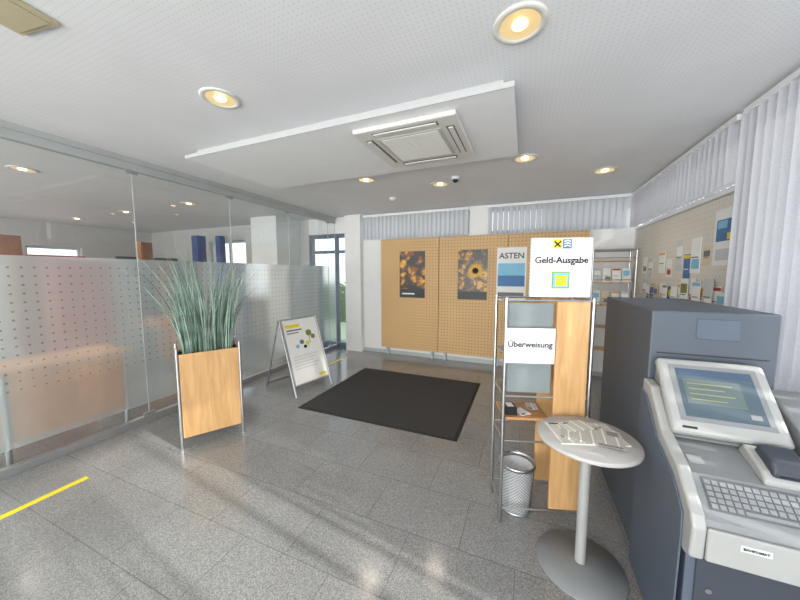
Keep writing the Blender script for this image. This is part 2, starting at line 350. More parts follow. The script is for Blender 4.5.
# glass partition
struct(MB().box(XL-.03,XL+.03,YF,YB,0,.07).build('trim_1',m_alu,bevel=.004),'aluminium floor rail of the glass partition','rail')
struct(MB().box(XL-.03,XL+.03,YF,YB,2.63,2.70).box(XL-.05,XL+.05,YF,YB,2.70,ZC).build('trim_2',m_alum2),'aluminium ceiling track of the glass partition','rail')
ys=[-3.0,-2.52,-1.42,-.32,.78,1.88,2.98,4.08,5.18,5.42]
for i,(a,b) in enumerate(zip(ys[:-1],ys[1:])):
    g=.003
    o=MB().raw([(XL,a+g,.07),(XL,b-g,.07),(XL,b-g,2.63),(XL,a+g,2.63)],[(0,1,2,3)]).build('window_%d'%(20+i),m_fglass,fix=False)
    struct(o,'frosted and dotted glass panel of the left partition','glass panel')
    e=MB().box(XL-.005,XL+.005,b-g,b+g,.07,2.63).build('edge_seal',m_alum2,o)
    if i<8: MB().box(XL-.014,XL+.014,b-.05,b+.05,.07,.10).box(XL-.014,XL+.014,b-.05,b+.05,2.60,2.63).build('patch_fitting',m_alu,o)
struct(MB().box(-3.05,XR,YB-.012,YB,0,.07).build('baseboard_back',m_alum2)); struct(MB().box(XR-.012,XR,2.93,YB-.012,0,.07).build('baseboard_right',m_alum2))

# ---------- ceiling fittings ----------
t=thing('ceiling_panel','long white suspended ceiling panel carrying the air conditioner','ceiling panel',(-1.46,2.475,2.66))
MB().box(-1.50,1.36,-.54,.555,0,.03).build('board',m_raft,t,bevel=.002); MB().box(-1.505,1.365,-.546,-.54,-.001,.031).build('dimmed_edge_strip',m_edge,t); MB().box(-1.44,1.30,-.47,.49,.03,.09).build('recess_edge',m_edge,t)  # front strip coloured darker to hold down window light on the white board
t=thing('air_conditioner','square light grey ceiling cassette air conditioner with central grille','air conditioner',(-.84,2.42,2.66))
fr=MB(); h=.39
fr.prism([(-h,-h),(h,-h),(h,h),(-h,h)],-.035,-.001,'z')
fo=fr.build('frame',m_cream,t,bevel=.012)
gg=MB().box(-.25,.25,-.25,.25,-.043,-.035).build('grille',m_creamdark,t,bevel=.008)
gl=MB()
for i in range(21):
    y=-.22+i*.022; gl.box(-.225,.225,y-.006,y+.006,-.047,-.043)
gl.build('grille_slats',m_cream,gg)
for k in range(4):
    mx=Matrix.Rotation(k*math.pi/2,4,'Z')
    MB().box(-.25,.25,-.345,-.29,-.038,-.035,mx).build('louver_slot',m_slot,t)
    MB().box(-.24,.24,-.338,-.302,-.046,-.038,mx).build('louver',m_cream,t,bevel=.003)
lt=thing('ceiling_light','large round lit recessed downlight nearest the viewer at the top','ceiling light',(-.064,1.606,ZC),0,'recessed downlights in the lobby ceiling')
MB().lathe([(.088,-.004),(.095,-.010),(.115,-.010),(.122,-.004),(.122,-.001)]).build('ring',m_cream,lt)
MB().lathe([(.089,-.006),(.075,-.003),(.03,-.002),(0,-.002)]).build('reflector',m_refl,lt)
MB().lathe([(.0,-.012),(.028,-.011),(.034,-.006),(.034,-.003)]).build('lamp',m_bulb,lt)
spots=[(-1.90,1.489,'round recessed downlight left of the ceiling panel near edge'),(-1.864,3.40,'small round downlight just beyond the air conditioner, left'),
 (-1.066,3.93,'small round downlight farthest back in middle of the ceiling'),(-.045,3.39,'round downlight just right of the ceiling panel far corner'),(.783,4.12,'round downlight near the right back corner')]
lights=[(-.064,1.606)]
for x,y,l in spots:
    copy_tree(lt,(x,y,ZC),l); lights.append((x,y))
for x in (-5.2,-7.0,-8.8):
    for y in (-.2,1.6,3.4):
        o=copy_tree(lt,(x,y,ZC),'office downlight seen through the glass partition'); o['group']='downlights in the office ceiling'
t=thing('smoke_detector','small round white smoke detector on the far ceiling','smoke detector',(-1.93,4.37,ZC)); 
MB().lathe([(.0,-.04),(.03,-.038),(.045,-.02),(.055,-.012),(.055,0)],n=24).build('body',m_white,t); MB().lathe([(.046,-.018),(.05,-.016)],n=24).build('slot_ring',m_black,t)
t=thing('security_camera','small white dome camera with dark lens hanging from ceiling','security camera',(-.82,3.72,ZC))
MB().lathe([(.0,-.03),(.045,-.03),(.05,-.0)],n=24).build('base',m_white,t); MB().lathe([(.0,-.066),(.018,-.062),(.03,-.05),(.036,-.03)],n=24).build('dome',m_black,t)
t=thing('ceiling_hatch','square beige flush fitting at the top left of ceiling','ceiling fitting',(-2.14,.68,ZC),R(8))
MB().box(-.13,.13,-.09,.09,-.012,0).build('plate',m_beige,t,bevel=.004); MB().box(-.10,.10,-.07,.07,-.016,-.012).build('cover',m_beige,t,bevel=.003)

# ---------- blinds ----------
def blind(label,loc,rz,length,z0,z1,sp=.080,w=.092,ang=20,group='vertical slat blinds',jit=4,mat=None):
    t=thing('vertical_blind',label,'blind',loc,rz,group)
    MB().box(0,length,-.02,.02,z1,z1+.04).build('headrail',m_white,t)
    s=MB(); n=int(length/sp); ch=MB()
    for i in range(n):
        x=(i+.5)*length/n; a=R(ang+random.uniform(-jit,jit)); u=Vector((math.cos(a),math.sin(a),0)); v=Vector((-math.sin(a),math.cos(a),0)); vs=[]
        for q in (-1,-.5,0,.5,1):
            p=Vector((x,0,0))+u*q*w/2+v*(.021*(1-q*q)); vs+=[(p.x,p.y,z0),(p.x,p.y,z1)]
        s.raw(vs,[(2*k,2*k+2,2*k+3,2*k+1) for k in range(4)],True)
    s.build('slats',mat or m_blind,t,fix=False)
    ch.tube((.0,-.02,z0+.01),(length,-.02,z0+.01),.0018,6).build('bottom_chain',m_white,t)
blind('white vertical blind over left strip window of back wall',(-3.0,YB-.06,0),0,2.05,2.25,2.69,ang=22)
blind('white vertical blind over right strip window of back wall',(-.62,YB-.06,0),0,1.98,2.25,2.69,ang=-30)
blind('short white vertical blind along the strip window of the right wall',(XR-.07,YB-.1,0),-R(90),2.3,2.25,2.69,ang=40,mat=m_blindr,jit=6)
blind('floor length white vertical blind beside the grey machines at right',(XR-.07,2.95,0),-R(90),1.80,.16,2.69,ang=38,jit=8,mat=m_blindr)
blind('unseen half opened blind added at the near right to streak the sun',(XR-.07,.55,0),-R(90),.5,.16,2.69,ang=70,jit=14)  # out of view, added to break the sunlight into floor streaks

# ---------- back wall boards ----------
px=[-2.61,-1.45,-.28,.87]
for i,l in enumerate(('maple pegboard panel at left end of the back wall','middle maple pegboard panel on the back wall','maple pegboard panel at right end, behind the display stand')):
    t=thing('pegboard',l,'pegboard',((px[i]+px[i+1])/2,YB-.08,0),0,'pegboard panels on the back wall')
    w=(px[i+1]-px[i])/2-.004
    MB().box(-w,w,-.012,.012,.14,2.24).build('perforated_board',m_peg,t,bevel=.002)
    for s in (-1,1): MB().box(s*(w-.12)-.02,s*(w-.12)+.02,.012,.075,0,2.1).build('batten',m_alum2,t)
def poster(name,label,loc,rz,w,h,mat,cat='poster',group=None):
    t=thing(name,label,cat,loc,rz,group)
    MB().box(-w/2,w/2,-.006,0,0,h).build('sheet',mat,t); return t
yb=YB-.093
t=poster('poster','dark poster of yellow flowers at left on the pegboard',(-1.96,yb,1.14),0,.5,.86,m_flower)
MB().box(-.25,.25,-.008,-.006,0,.16).build('caption_band',m_black,t); MB().box(-.2,.05,-.0095,-.008,.06,.085).build('caption_line',m_paper,t)
t=poster('poster','poster of a yellow sunflower in middle of pegboard',(-.85,yb,1.14),0,.5,.86,m_flower2)
pt=MB()
for k in range(18):
    a=k*2*math.pi/18; c=Vector((.05,0,.5)); d=Vector((math.cos(a),0,math.sin(a))); n=Vector((-math.sin(a),0,math.cos(a)))
    y=Vector((0,-.0075-(k%2)*.001,0))
    pt.raw([c+d*.04+y,c+d*.09+n*.02+y,c+d*.14+y,c+d*.09-n*.02+y],[(0,1,2,3)])
pt.build('petals',m_petal,t); 
cm=MB(); cm.raw([Vector((.05+.05*math.cos(a*math.pi/8),-.0095,.5+.05*math.sin(a*math.pi/8))) for a in range(16)],[tuple(range(16))]); cm.build('flower_centre',m_soil,t)
MB().box(-.25,.25,-.008,-.006,0,.14).build('caption_band',m_black,t)
t=poster('poster','blue landscape notice headed with large letters beside the sunflower poster',(-.22,yb,1.14),0,.46,.88,m_paper)
MB().box(-.21,.21,-.008,-.006,.42,.62).build('sky_picture',m_lblue,t); MB().box(-.21,.21,-.008,-.006,.24,.42).build('sea_picture',m_blueink,t); MB().box(-.2,.2,-.008,-.006,.06,.14).build('caption_band',m_grayink,t)
text('heading','ASTEN',.13,m_dgray,t,(0,-.008,.74),bold=.002)

def leaflet(loc,rz,w,h,mats,label,group,tilt=0,ry=0,layout=0):
    t=thing('leaflet',label,'leaflet',loc,rz,group); t.rotation_euler=(tilt,ry,rz)
    MB().box(-w/2,w/2,-.003,0,0,h).build('sheet',mats[0],t)
    if layout==0: MB().box(-w/2+.012,w/2-.012,-.0045,-.003,h*.5,h*.82).build('picture',mats[1],t)
    elif layout==1: MB().box(-w/2+.03,w/2-.008,-.0045,-.003,h*.12,h*.4).build('picture',mats[1],t)
    else: MB().box(-w/2+.005,w/2-.005,-.0045,-.003,h*.84,h*.96).build('picture',mats[1],t)
    MB().box(-w/2+.012,w/2-.03,-.0045,-.003,h*.43,h*.465).build('title_bar',mats[2],t)
    return t
cs=thing('leaflet_stand','tall chrome tube leaflet stand in the right back corner','leaflet stand',(1.12,5.12,0))
for x in (-.25,.25):
    for y in (-.14,.14): MB().tube((x,y,0),(x,y,1.92),.012).build('post',m_chrome,cs)
for z in (.5,.82,1.14,1.46,1.76):
    s=MB().box(-.235,.235,-.125,.125,z,z+.012).build('shelf',m_maple,cs); MB().tube((-.24,-.13,z+.05),(.24,-.13,z+.05),.006,8).build('retaining_rail',m_chrome,s)
MB().tube((-.25,-.14,1.92),(.25,-.14,1.92),.012).tube((-.25,.14,1.92),(.25,.14,1.92),.012).tube((-.25,-.14,1.92),(-.25,.14,1.92),.012).tube((.25,-.14,1.92),(.25,.14,1.92),.012).build('top_frame',m_chrome,cs)
pal=[(m_paper,m_lblue,m_grayink),(m_tan,m_grayink,m_grayink),(m_paper,m_orange,m_grayink),(m_lgray,m_paper,m_grayink),(m_paper,m_olive,m_grayink),(m_paper,m_red,m_grayink),(m_blueink,m_yellow,m_paper)]
pn=['white and pale blue','tan','white and orange','pale grey','white and olive','white and red','dark blue and yellow']
for j,z in enumerate((1.152,1.472)):
    for i in range(4):
        k=(i+j*3)%6
        leaflet((.95+i*.115,5.075,z),0,.1,.2,pal[k],'%s leaflet on the %s shelf of the corner stand, %s from left'%(pn[k],['lower','upper'][j],['first','second','third','fourth'][i]),'leaflets on the corner stand',tilt=R(-12),layout=i%3)

# right wall pinboard and leaflets
t=thing('pinboard','long grey beige pinboard on right wall under strip window','pinboard',(XR-.002,4.13,.75))
MB().box(-.019,0,-1.15,1.15,0,1.45).build('board',m_pin,t); MB().box(-.027,0,-1.15,1.15,-.03,0).build('bottom_strip',m_alu,t); MB().box(-.027,0,-1.15,1.15,1.45,1.465).build('top_strip',m_alu,t)
xw=XR-.022
t=thing('poster','large white poster with blue picture nearest the blinds on the pinboard','poster',(xw,3.17,1.66),-R(90))
MB().box(-.15,.15,-.004,0,0,.44).build('sheet',m_paper,t); MB().box(-.12,.12,-.0055,-.004,.19,.36).build('picture',m_blueink,t); MB().box(-.10,.02,-.007,-.0055,.29,.35).build('pale_mark',m_lblue,t); MB().box(.03,.10,-.007,-.0055,.20,.25).build('yellow_mark',m_yellow,t); MB().box(-.11,.09,-.0055,-.004,.04,.13).build('grey_mark',m_lgray,t)
WL=[(3.41,1.66,.12,.16,1,'small tan card beside the blue and white poster'),(3.60,1.60,.17,.32,0,'wide white sheet with pale blue picture near the blinds'),(3.745,1.52,.13,.26,6,'dark blue and yellow sheet on the pinboard'),
 (3.92,1.62,.14,.30,3,'tall pale grey sheet on middle of the pinboard'),(4.14,1.56,.13,.19,5,'white and red sheet on middle of the pinboard'),
 (4.33,1.60,.16,.24,2,'white and orange sheet on far half of the pinboard'),(4.66,1.54,.14,.24,3,'pale grey sheet on far half of the pinboard'),(4.86,1.60,.14,.2,4,'white and olive sheet farthest back on the pinboard')]
for n_,(y,z,w,h,p,l) in enumerate(WL): leaflet((xw,y,z),-R(90),w,h,pal[p],l,'sheets pinned on the right wall',layout=n_%3)
hd=thing('leaflet_rail','narrow steel wall rail holding a row of leaflets','leaflet rail',(XR-.022,3.95,1.26)); 
MB().box(-.06,-.0,-.95,.95,0,.012).build('ledge',m_chrome,hd); MB().tube((-.06,-.95,.07),(-.06,.95,.07),.005,8).build('front_bar',m_chrome,hd)
for s in (-.94,0,.94): MB().tube((-.06,s,.006),(-.06,s,.07),.005,8).build('bracket',m_chrome,hd)
ordn=['first','second','third','fourth','fifth','sixth','seventh','eighth','ninth','tenth','eleventh','twelfth','thirteenth','fourteenth','fifteenth','sixteenth']
pos=[3.09,3.19,3.28,3.38,3.47,3.58,3.69,3.78,3.90,4.00,4.12,4.24,4.36,4.50,4.62,4.76]
for i,y in enumerate(pos):
    k=(i*5+i//3)%7
    leaflet((XR-(.036 if i%2 else .05),y,1.273),-R(90),random.uniform(.11,.16),random.uniform(.18,.29),pal[k],'%s leaflet standing in wall rail, %s from the blinds'%(pn[k],ordn[i]),'leaflets in the wall rail',layout=(i*2)%3)

# ---------- mat, tape ----------
t=thing('door_mat','large charcoal ribbed entrance mat on granite floor','mat',(-1.5,3.56,0))
MB().box(-.95,.95,-.82,.82,0,.006).build('rubber_edge',m_matedge,t); MB().box(-.92,.92,-.79,.79,.006,.012).build('pile',m_mat,t)
tag(MB().box(-3.155,-3.105,-1.0,1.13,0,.0015).build('floor_tape',m_yellow),'long yellow tape line at the near left of the floor','floor tape','yellow floor tape')
tag(MB().box(-3.155,-3.105,4.3,4.88,0,.0015).build('floor_tape',m_yellow),'short yellow tape line near the entrance door','floor tape','yellow floor tape')

# ---------- planter ----------
pl=thing('planter','tall maple planter with steel corner posts holding grey green reeds','planter',(-2.82,1.945,0),R(60))
w,d=.25,.13
for sx in (-1,1):
    for sy in (-1,1): MB().tube((sx*w,sy*d,0),(sx*w,sy*d,.93),.013).tube((sx*w,sy*d,.93),(sx*w,sy*d,.937),.013,14,.008).build('post',m_chrome,pl)
MB().box(-w+.014,w-.014,-d-.008,-d+.008,.10,.875).build('front_panel',m_maple,pl,bevel=.002)
MB().box(-w+.014,w-.014,d-.008,d+.008,.10,.875).build('rear_panel',m_maple,pl,bevel=.002)
for s in (-1,1): MB().box(s*w-.008,s*w+.008,-d+.014,d-.014,.10,.875).build('side_panel',m_maple,pl,bevel=.002)
MB().box(-w+.012,w-.012,-d+.012,d-.012,.8,.85).build('soil',m_soil,pl)
rd=MB()
for i in range(190):
    x=random.uniform(-.2,.2); y=random.uniform(-.09,.09); h=random.uniform(.52,1.05); a=math.atan2(y*1.3,x)+random.uniform(-1.0,1.0)
    lean=random.uniform(.05,.36)*h*(0.45+abs(x)*4); wd=random.uniform(.0035,.008)
    dr=Vector((math.cos(a),math.sin(a)*.6,0)); tw=random.uniform(0,3.1); sd=Vector((math.cos(tw),math.sin(tw),0))
    n=8; vs=[]; droop=random.uniform(.0,.08)
    for k in range(n+1):
        u=k/n; p=Vector((x,y,.84))+dr*(lean*u**1.7+droop*u**6)+Vector((0,0,h*u*(1-.25*u*lean)-droop*.9*u**7))
        ww=wd*(1-u**2)+.0008; vs+= [p-sd*ww,p+sd*ww]
    rd.raw(vs,[(2*k,2*k+1,2*k+3,2*k+2) for k in range(n)])
rd.build('reed_leaves',m_reed,pl,fix=False)

# ---------- A-board ----------
ab=thing('sidewalk_sign','folding aluminium A-frame poster sign standing between planter and mat','sign',(-2.6,3.25,0),R(78))
H=.98; ay=.32; ln=math.hypot(H,ay); ang=math.atan2(ay,H)
mf=Matrix.Rotation(-ang,4,'X')
for s in (-1,1):
    MB().tube((s*.3,0,.0),(s*.3,ay,H),.013).build('front_leg',m_alu,ab)
    MB().tube((s*.29,.68,.0),(s*.29,ay+.03,H-.01),.011).build('rear_leg',m_alu,ab)
MB().box(-.285,.285,-.008,.012,.13,ln,mf).build('board',m_alu,ab,bevel=.004)
MB().box(-.285,.285,.66,.675,.04,.07).build('rear_crossbar',m_alu,ab)
MB().box(-.27,.27,-.012,-.008,.15,ln-.02,mf).build('poster_sheet',m_paper,ab)
def sh(nm,x0,x1,z0,z1,m,y=-.0135): return MB().box(x0,x1,y,-.012,z0,z1,mf).build(nm,m,ab)
sh('yellow_headline',-.25,-.02,.90,.945,m_yellow); sh('dark_headline',-.24,.0,.855,.875,m_grayink); sh('dark_headline',-.24,-.06,.82,.835,m_grayink)
def blob(nm,cx,cz,r,m,y=-.0138):
    MB().raw([mf@Vector((cx+r*math.cos(k*math.pi/6)*(1+.2*(k%2)),y,cz+r*math.sin(k*math.pi/6))) for k in range(12)],[tuple(range(12))]).build(nm,m,ab)
blob('tree_picture',.10,.80,.045,m_olive); blob('tree_picture',.16,.74,.035,m_olive); blob('dark_figure',-.04,.69,.032,m_grayink); blob('yellow_figure',.05,.66,.03,m_yellow); blob('dark_figure',.0,.62,.024,m_ink); blob('blue_figure',-.12,.64,.026,m_lblue)
sh('stem_picture',.09,.10,.66,.77,m_olive)
for k in range(5): sh('text_line',-.22,.18-.05*(k%3),.50-k*.04,.510-k*.04,m_lgray)
sh('yellow_logo',.12,.24,.18,.215,m_yellow)

# ---------- display rack ----------
RA=17; RX,RY=-.10,1.925
rk=thing('display_rack','steel and maple form rack with smoky panels behind the round table','display rack',(RX,RY,0),R(RA))
W=.50; D=.27
for x in (0,W):
    for y in (0,D): MB().tube((x,y,.0),(x,y,1.45),.011).tube((x,y,1.45),(x,y,1.458),.011,14,.006).build('post',m_chrome,rk)
MB().box(.293,.478,-.010,.008,.12,1.43).build('maple_panel',m_maple,rk,bevel=.002)
MB().box(.293,.485,D-.008,D+.008,.12,1.43).build('maple_back_panel',m_maple,rk,bevel=.002)
MB().box(.015,.283,.018,.026,1.10,1.42).build('upper_smoky_panel',m_acry,rk,bevel=.002)
MB().box(.015,.283,.018,.026,.86,1.085).build('lower_smoky_panel',m_acry,rk,bevel=.002)
MB().box(.012,.288,.015,D-.012,.68,.696).build('shelf',m_mapleh,rk,bevel=.002)
MB().box(.012,.288,.028,D-.012,1.085,1.097).build('glass_shelf',m_acry,rk)
for z in (.1,.55,.84,1.435):
    for a,b in (((0,0,z),(0,D,z)),((W,0,z),(W,D,z)),((0,D,z),(W,D,z)),((0,0,z),(W,0,z))): MB().tube(a,b,.006,8).build('cross_rail',m_chrome,rk)
def rp(x,y,z): 
    a=R(RA); return (RX+x*math.cos(a)-y*math.sin(a),RY+x*math.sin(a)+y*math.cos(a),z)
sg=thing('header_sign','white header sign on rack top for cash withdrawal','sign',rp(.300,.0,1.459),R(RA))
MB().box(-.17,.17,-.012,.012,0,.345).build('board',m_paper,sg,bevel=.002)
MB().box(-.17,.17,-.0135,-.012,.275,.345).build('grey_strip',m_lgray,sg)
MB().box(-.05,-.002,-.015,-.0135,.284,.336).build('yellow_logo_square',m_yellow,sg)
lg=MB()
for s in (-1,1):
    q=lambda x,z:(-.026+s*x,-.0162-.0004*s,.309+z)
    lg.raw([q(-.020,-.014),q(-.014,-.020),q(.019,.010),q(.012,.016)],[(0,1,2,3)])
    lg.raw([q(.008,.012),q(.019,.008),q(.021,.013),q(.014,.022),q(.012,.016)],[(0,1,2,3,4)])
lg.build('crossed_gable_mark',m_ink,sg,fix=False)
MB().box(.004,.052,-.015,-.0135,.284,.336).build('blue_logo_square',m_blueink,sg)
lb=MB()
for k in range(3): lb.raw([(.010,-.016,.292+k*.014),(.030,-.016,.298+k*.014),(.046,-.016,.292+k*.014),(.046,-.016,.298+k*.014),(.030,-.016,.305+k*.014),(.010,-.016,.298+k*.014)],[(0,1,4,5),(1,2,3,4)])
lb.build('wave_lines',m_paper,sg,fix=False)
text('sign_lettering','Geld-Ausgabe',.053,m_ink,sg,(0,-.0135,.215),bold=.0014)
MB().box(-.05,.05,-.0135,-.012,.05,.15).build('green_square',m_green,sg)
MB().box(-.042,.042,-.015,-.0135,.058,.142).build('pale_square',m_lblue,sg)
MB().box(-.028,.034,-.0165,-.015,.066,.128).build('yellow_square',m_yellow,sg)
us=thing('form_sign','white paper sign for transfer forms on the smoky rack panel','sign',rp(.14,-.014,1.055),R(RA))
MB().box(-.145,.145,-.003,0,0,.215).build('sheet',m_paper,us)
text('sign_lettering','Überweisung',.049,m_dgray,us,(0,-.005,.115),bold=.0012)
b=thing('card_box','small black card box on the maple rack shelf','box',rp(.06,.09,.697),R(20)); MB().box(-.035,.035,-.05,.05,0,.05).build('body',m_black,b,bevel=.003); MB().box(-.02,.02,-.03,.03,.05,.052).build('card',m_paper,b)
for i,(x,y,r,m,l) in enumerate(((.14,.10,40,m_paper,'white slip of paper lying on the maple rack shelf'),(.23,.18,10,m_news,'printed form lying at right on the maple rack shelf'))):
    p=thing('paper_slip',l,'paper',rp(x,y,.697+.0035*i),R(r)); MB().box(-.035,.035,-.05,.05,0,.003).build('sheet',m,p); MB().box(-.03,.0,-.045,-.03,.003,.0035).build('stamp',m_ink,p)

# wastebasket
bx_,by_,bz_=rp(.135,.135,0)
wb_=thing('wastebasket','round wire wastebasket with pale liner standing inside the rack','wastebasket',(bx_,by_,bz_))
MB().lathe([(.093,.0),(.112,.33)],n=48).build('wire_mesh',m_lattice,wb_,fix=False)
MB().lathe([(0,.012),(.086,.012),(.088,.02),(.104,.31),(.100,.31),(.085,.024),(0,.018)],n=40).build('liner',m_liner,wb_)
MB().lathe([(.109,.322),(.117,.322),(.117,.34),(.109,.34),(.109,.322)],n=40).build('rim',m_chrome,wb_); MB().lathe([(0,0),(.094,0),(.096,.02),(.092,.02),(.09,.008),(0,.008)],n=40).build('bottom',m_alu,wb_)

# ---------- round table ----------
ZT=.725
rt=thing('round_table','small round grey pedestal table holding newspapers','table',(.328,1.785,0))
MB().lathe([(0,0),(.21,0),(.218,.006),(.214,.014),(.05,.026),(.03,.03),(0,.03)],n=56).build('base_plate',m_silverd,rt)
MB().tube((0,0,.028),(0,0,ZT-.01),.026,24).build('column',m_silver,rt)
MB().lathe([(0,-.018),(.10,-.018),(.10,-.004),(0,-.004)],(0,0,ZT),n=32).build('mounting_plate',m_alu,rt)
MB().lathe([(0,-.004),(.230,-.004),(.237,-.001),(.240,.007),(.237,.016),(.232,.02),(0,.02)],(0,0,ZT),n=64).build('tabletop',m_tabletop,rt)
for i,(x,y,r,w,h,z,l) in enumerate(((.318,1.80,18,.33,.22,0,'open newspaper lying flat on the round table, bottom of the pile'),(.345,1.785,-4,.28,.19,.006,'folded newspaper laid crosswise on top of the newspaper pile'),(.285,1.85,34,.15,.10,.012,'small printed brochure on top of newspapers on round table'))):
    p=thing('newspaper' if i<2 else 'brochure',l,'newspaper' if i<2 else 'brochure',(x,y,ZT+.0205+z),R(r)); MB().box(-w/2,w/2,-h/2,h/2,0,.0055).build('sheets',m_news2 if i==1 else m_news,p); MB().box(-w/2+.02,w/2-.1,h/2-.024,h/2-.012,.0055,.0058).build('headline',m_dgray,p)

# ---------- big grey cabinet ----------
cb=thing('machine_cabinet','tall plain slate grey steel machine cabinet by the blinds','cabinet',(.61,1.925,0))
MB().box(0,.48,0,.95,.05,1.41).build('housing',m_slate,cb,bevel=.008)
MB().box(.02,.46,.02,.93,0,.05).build('plinth',m_slated,cb)
s=MB().box(.18,.34,-.004,.0,1.275,1.375).build('display_window',m_slateb,cb,bevel=.002); MB().box(.183,.337,-.005,-.004,1.278,1.372).build('cover_pane',m_slateb,s)
MB().box(.03,.45,-.003,.0,1.19,1.195).build('door_gap',m_black,cb)
MB().tube((.43,-.006,1.0),(.43,.0,1.0),.012).build('lock',m_chrome,cb)

# ---------- banking terminal ----------
bt=thing('banking_terminal','silver and slate self service banking terminal with tilted screen','bank terminal',(.60,1.37,0))
TW=.62
prof=[(0,.60),(-.012,.62),(-.014,.68),(.004,.706),(.13,.81),(.33,.87),(.5,.96),(.54,.96),(.54,.60)]
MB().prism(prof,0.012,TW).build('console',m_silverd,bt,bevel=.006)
for x0,x1 in ((-.010,.034),(TW-.03,TW+.01)):
    rim=[(.02,.545),(-.018,.56),(-.024,.685),(-.004,.722),(.125,.832),(.29,.894),(.45,1.045),(.545,1.055),(.545,.545)]
    MB().prism(rim,x0,x1).build('side_rim',m_silver,bt,bevel=.010,seg=3)
MB().box(.034,TW-.03,-.026,-.012,.565,.69).build('front_lip',m_silver,bt,bevel=.006,seg=3)
MB().box(.01,TW-.01,.05,.54,.05,.60).build('body',m_slateb,bt,bevel=.004)
MB().box(.03,TW-.03,.08,.52,0,.05).build('plinth',m_black,bt)
sp_=[(.05,.02),(.54,.02),(.54,1.0),(.47,.99),(.31,.845),(.14,.78),(.04,.69),(.035,.60)]
MB().prism(sp_,-.018,-.0105).build('side_panel',m_slateb,bt,bevel=.003)
fd=MB().box(.04,TW-.04,.042,.05,.1,.54).build('front_door',m_slated,bt,bevel=.003); MB().tube((.08,.036,.4),(.08,.042,.4),.01).build('lock',m_chrome,fd)
MB().box(.12,.20,-.028,-.026,.640,.663).build('label_plate',m_lgray,bt); text('label_lettering','BANKOMAT',.012,m_ink,bt,(.16,-.029,.651),bold=.0003)
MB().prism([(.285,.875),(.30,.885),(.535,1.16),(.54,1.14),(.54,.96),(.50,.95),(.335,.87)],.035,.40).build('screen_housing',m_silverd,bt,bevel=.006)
bz=Matrix.Translation((.0,.30,.885))@Matrix.Rotation(R(-41),4,'X')
MB().box(.022,.41,-.046,.0,-.005,.355,bz).build('bezel',m_silver,bt,bevel=.018,seg=3)
MB().box(.060,.372,-.0475,-.046,.050,.320,bz).build('inner_bezel',m_silverd,bt)
sc_=MB().box(.082,.352,-.0485,-.0475,.070,.301,bz).build('screen',m_screen,bt)
MB().box(.090,.344,-.050,-.0485,.268,.294,bz).build('header_bar',m_scrblue,sc_); MB().box(.10,.30,-.050,-.0485,.13,.25,bz).build('message_panel',m_scrlight,sc_)
for k in range(4): MB().box(.115,.27-.03*(k%2),-.051,-.050,.225-.025*k,.229-.025*k,bz).build('message_line',m_scrtext,sc_)
MB().box(.30,.335,-.050,-.0485,.09,.11,bz).build('button_area',m_silverd,sc_)
MB().box(.06,.11,-.0475,-.046,.016,.026,bz).build('bezel_badge',m_ink,bt)
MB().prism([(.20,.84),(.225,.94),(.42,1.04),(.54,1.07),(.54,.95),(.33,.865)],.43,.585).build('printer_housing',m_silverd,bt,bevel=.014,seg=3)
mr=Matrix.Translation((.275,.150,.812))@Matrix.Rotation(R(17),4,'X')
cr2=MB().prism([(-.02,.0),(-.015,.024),(.02,.04),(.14,.052),(.16,.0)],-.025,.125,'x'); cr2.v=[tuple(mr@Vector(v)) for v in cr2.v]; cr2.build('reader_surround',m_silver,bt,bevel=.010,seg=3)
cr_=MB().prism([(0,.02),(0,.05),(.03,.082),(.11,.090),(.13,.03)],.0,.10,'x')
cr_.v=[tuple(mr@Vector(v)) for v in cr_.v]
co=cr_.build('card_reader',m_slated,bt,bevel=.012,seg=3)
MB().box(.018,.082,-.002,.012,.038,.044,mr).build('card_slot',m_ink,bt)
kl=math.hypot(.126,.104); mk=Matrix.Translation((0,.006,.707))@Matrix.Rotation(math.atan2(.104,.126),4,'X')
MB().box(.060,.44,.034,kl-.014,.0,.005,mk).build('keyboard_plate',m_keyb,bt,bevel=.002)
for r in range(5):
    for c in range(16):
        if r==0 and 4<=c<=9:
            if c==4: MB().box(.066+c*.0232,.066+9*.0232+.018,.040,.052,.005,.008,mk).build('space_key',m_key,bt)
            continue
        x=.066+c*.0232; y=.040+r*.0208
        MB().box(x,x+.0185,y,y+.0158,.005,.008,mk).build('key',m_key,bt)
mq=Matrix.Translation((0,.13,.81))@Matrix.Rotation(math.atan2(.06,.2),4,'X')
MB().box(.05,.10,.05,.09,.0,.003,mq).build('instruction_plate',m_silver,bt)

# ---------- office behind the glass ----------
def desk(loc,rz,label):
    t=thing('office_desk',label,'desk',loc,rz,'desks in the office')
    MB().box(-.45,.45,-.3,.3,.78,.81).build('desktop',m_owood,t,bevel=.003); MB().box(-.42,.42,.24,.26,.2,.78).build('modesty_panel',m_owood,t)
    for x in (-.4,.4):
        for y in (-.25,.28): MB().tube((x,y,0),(x,y,.78),.02).build('leg',m_alu,t)
desk((-4.15,1.35,0),R(-90),'orange wood desk just behind the frosted glass'); desk((-6.0,3.3,0),R(-90),'orange wood desk farther inside the office')
def tallcab(loc,w,d,h,m,name,label,cat):
    t=thing(name,label,cat,loc)
    MB().box(-w/2,w/2,-d/2,d/2,.06,h).build('body',m,t,bevel=.004); MB().box(-w/2+.02,w/2-.02,-d/2+.02,d/2-.02,0,.06).build('plinth',m_black,t)
    MB().box(w/2,w/2+.012,-d/2+.02,d/2-.02,.12,h-.04).build('door',m,t,bevel=.002); MB().tube((w/2+.03,0,1.0),(w/2+.03,0,1.2),.008,8).build('handle',m_chrome,t)
tallcab((-7.0,4.75,0),.2,.2,2.45,m_blue,'blue_cabinet','narrow blue tall unit seen through glass, left one','cabinet')
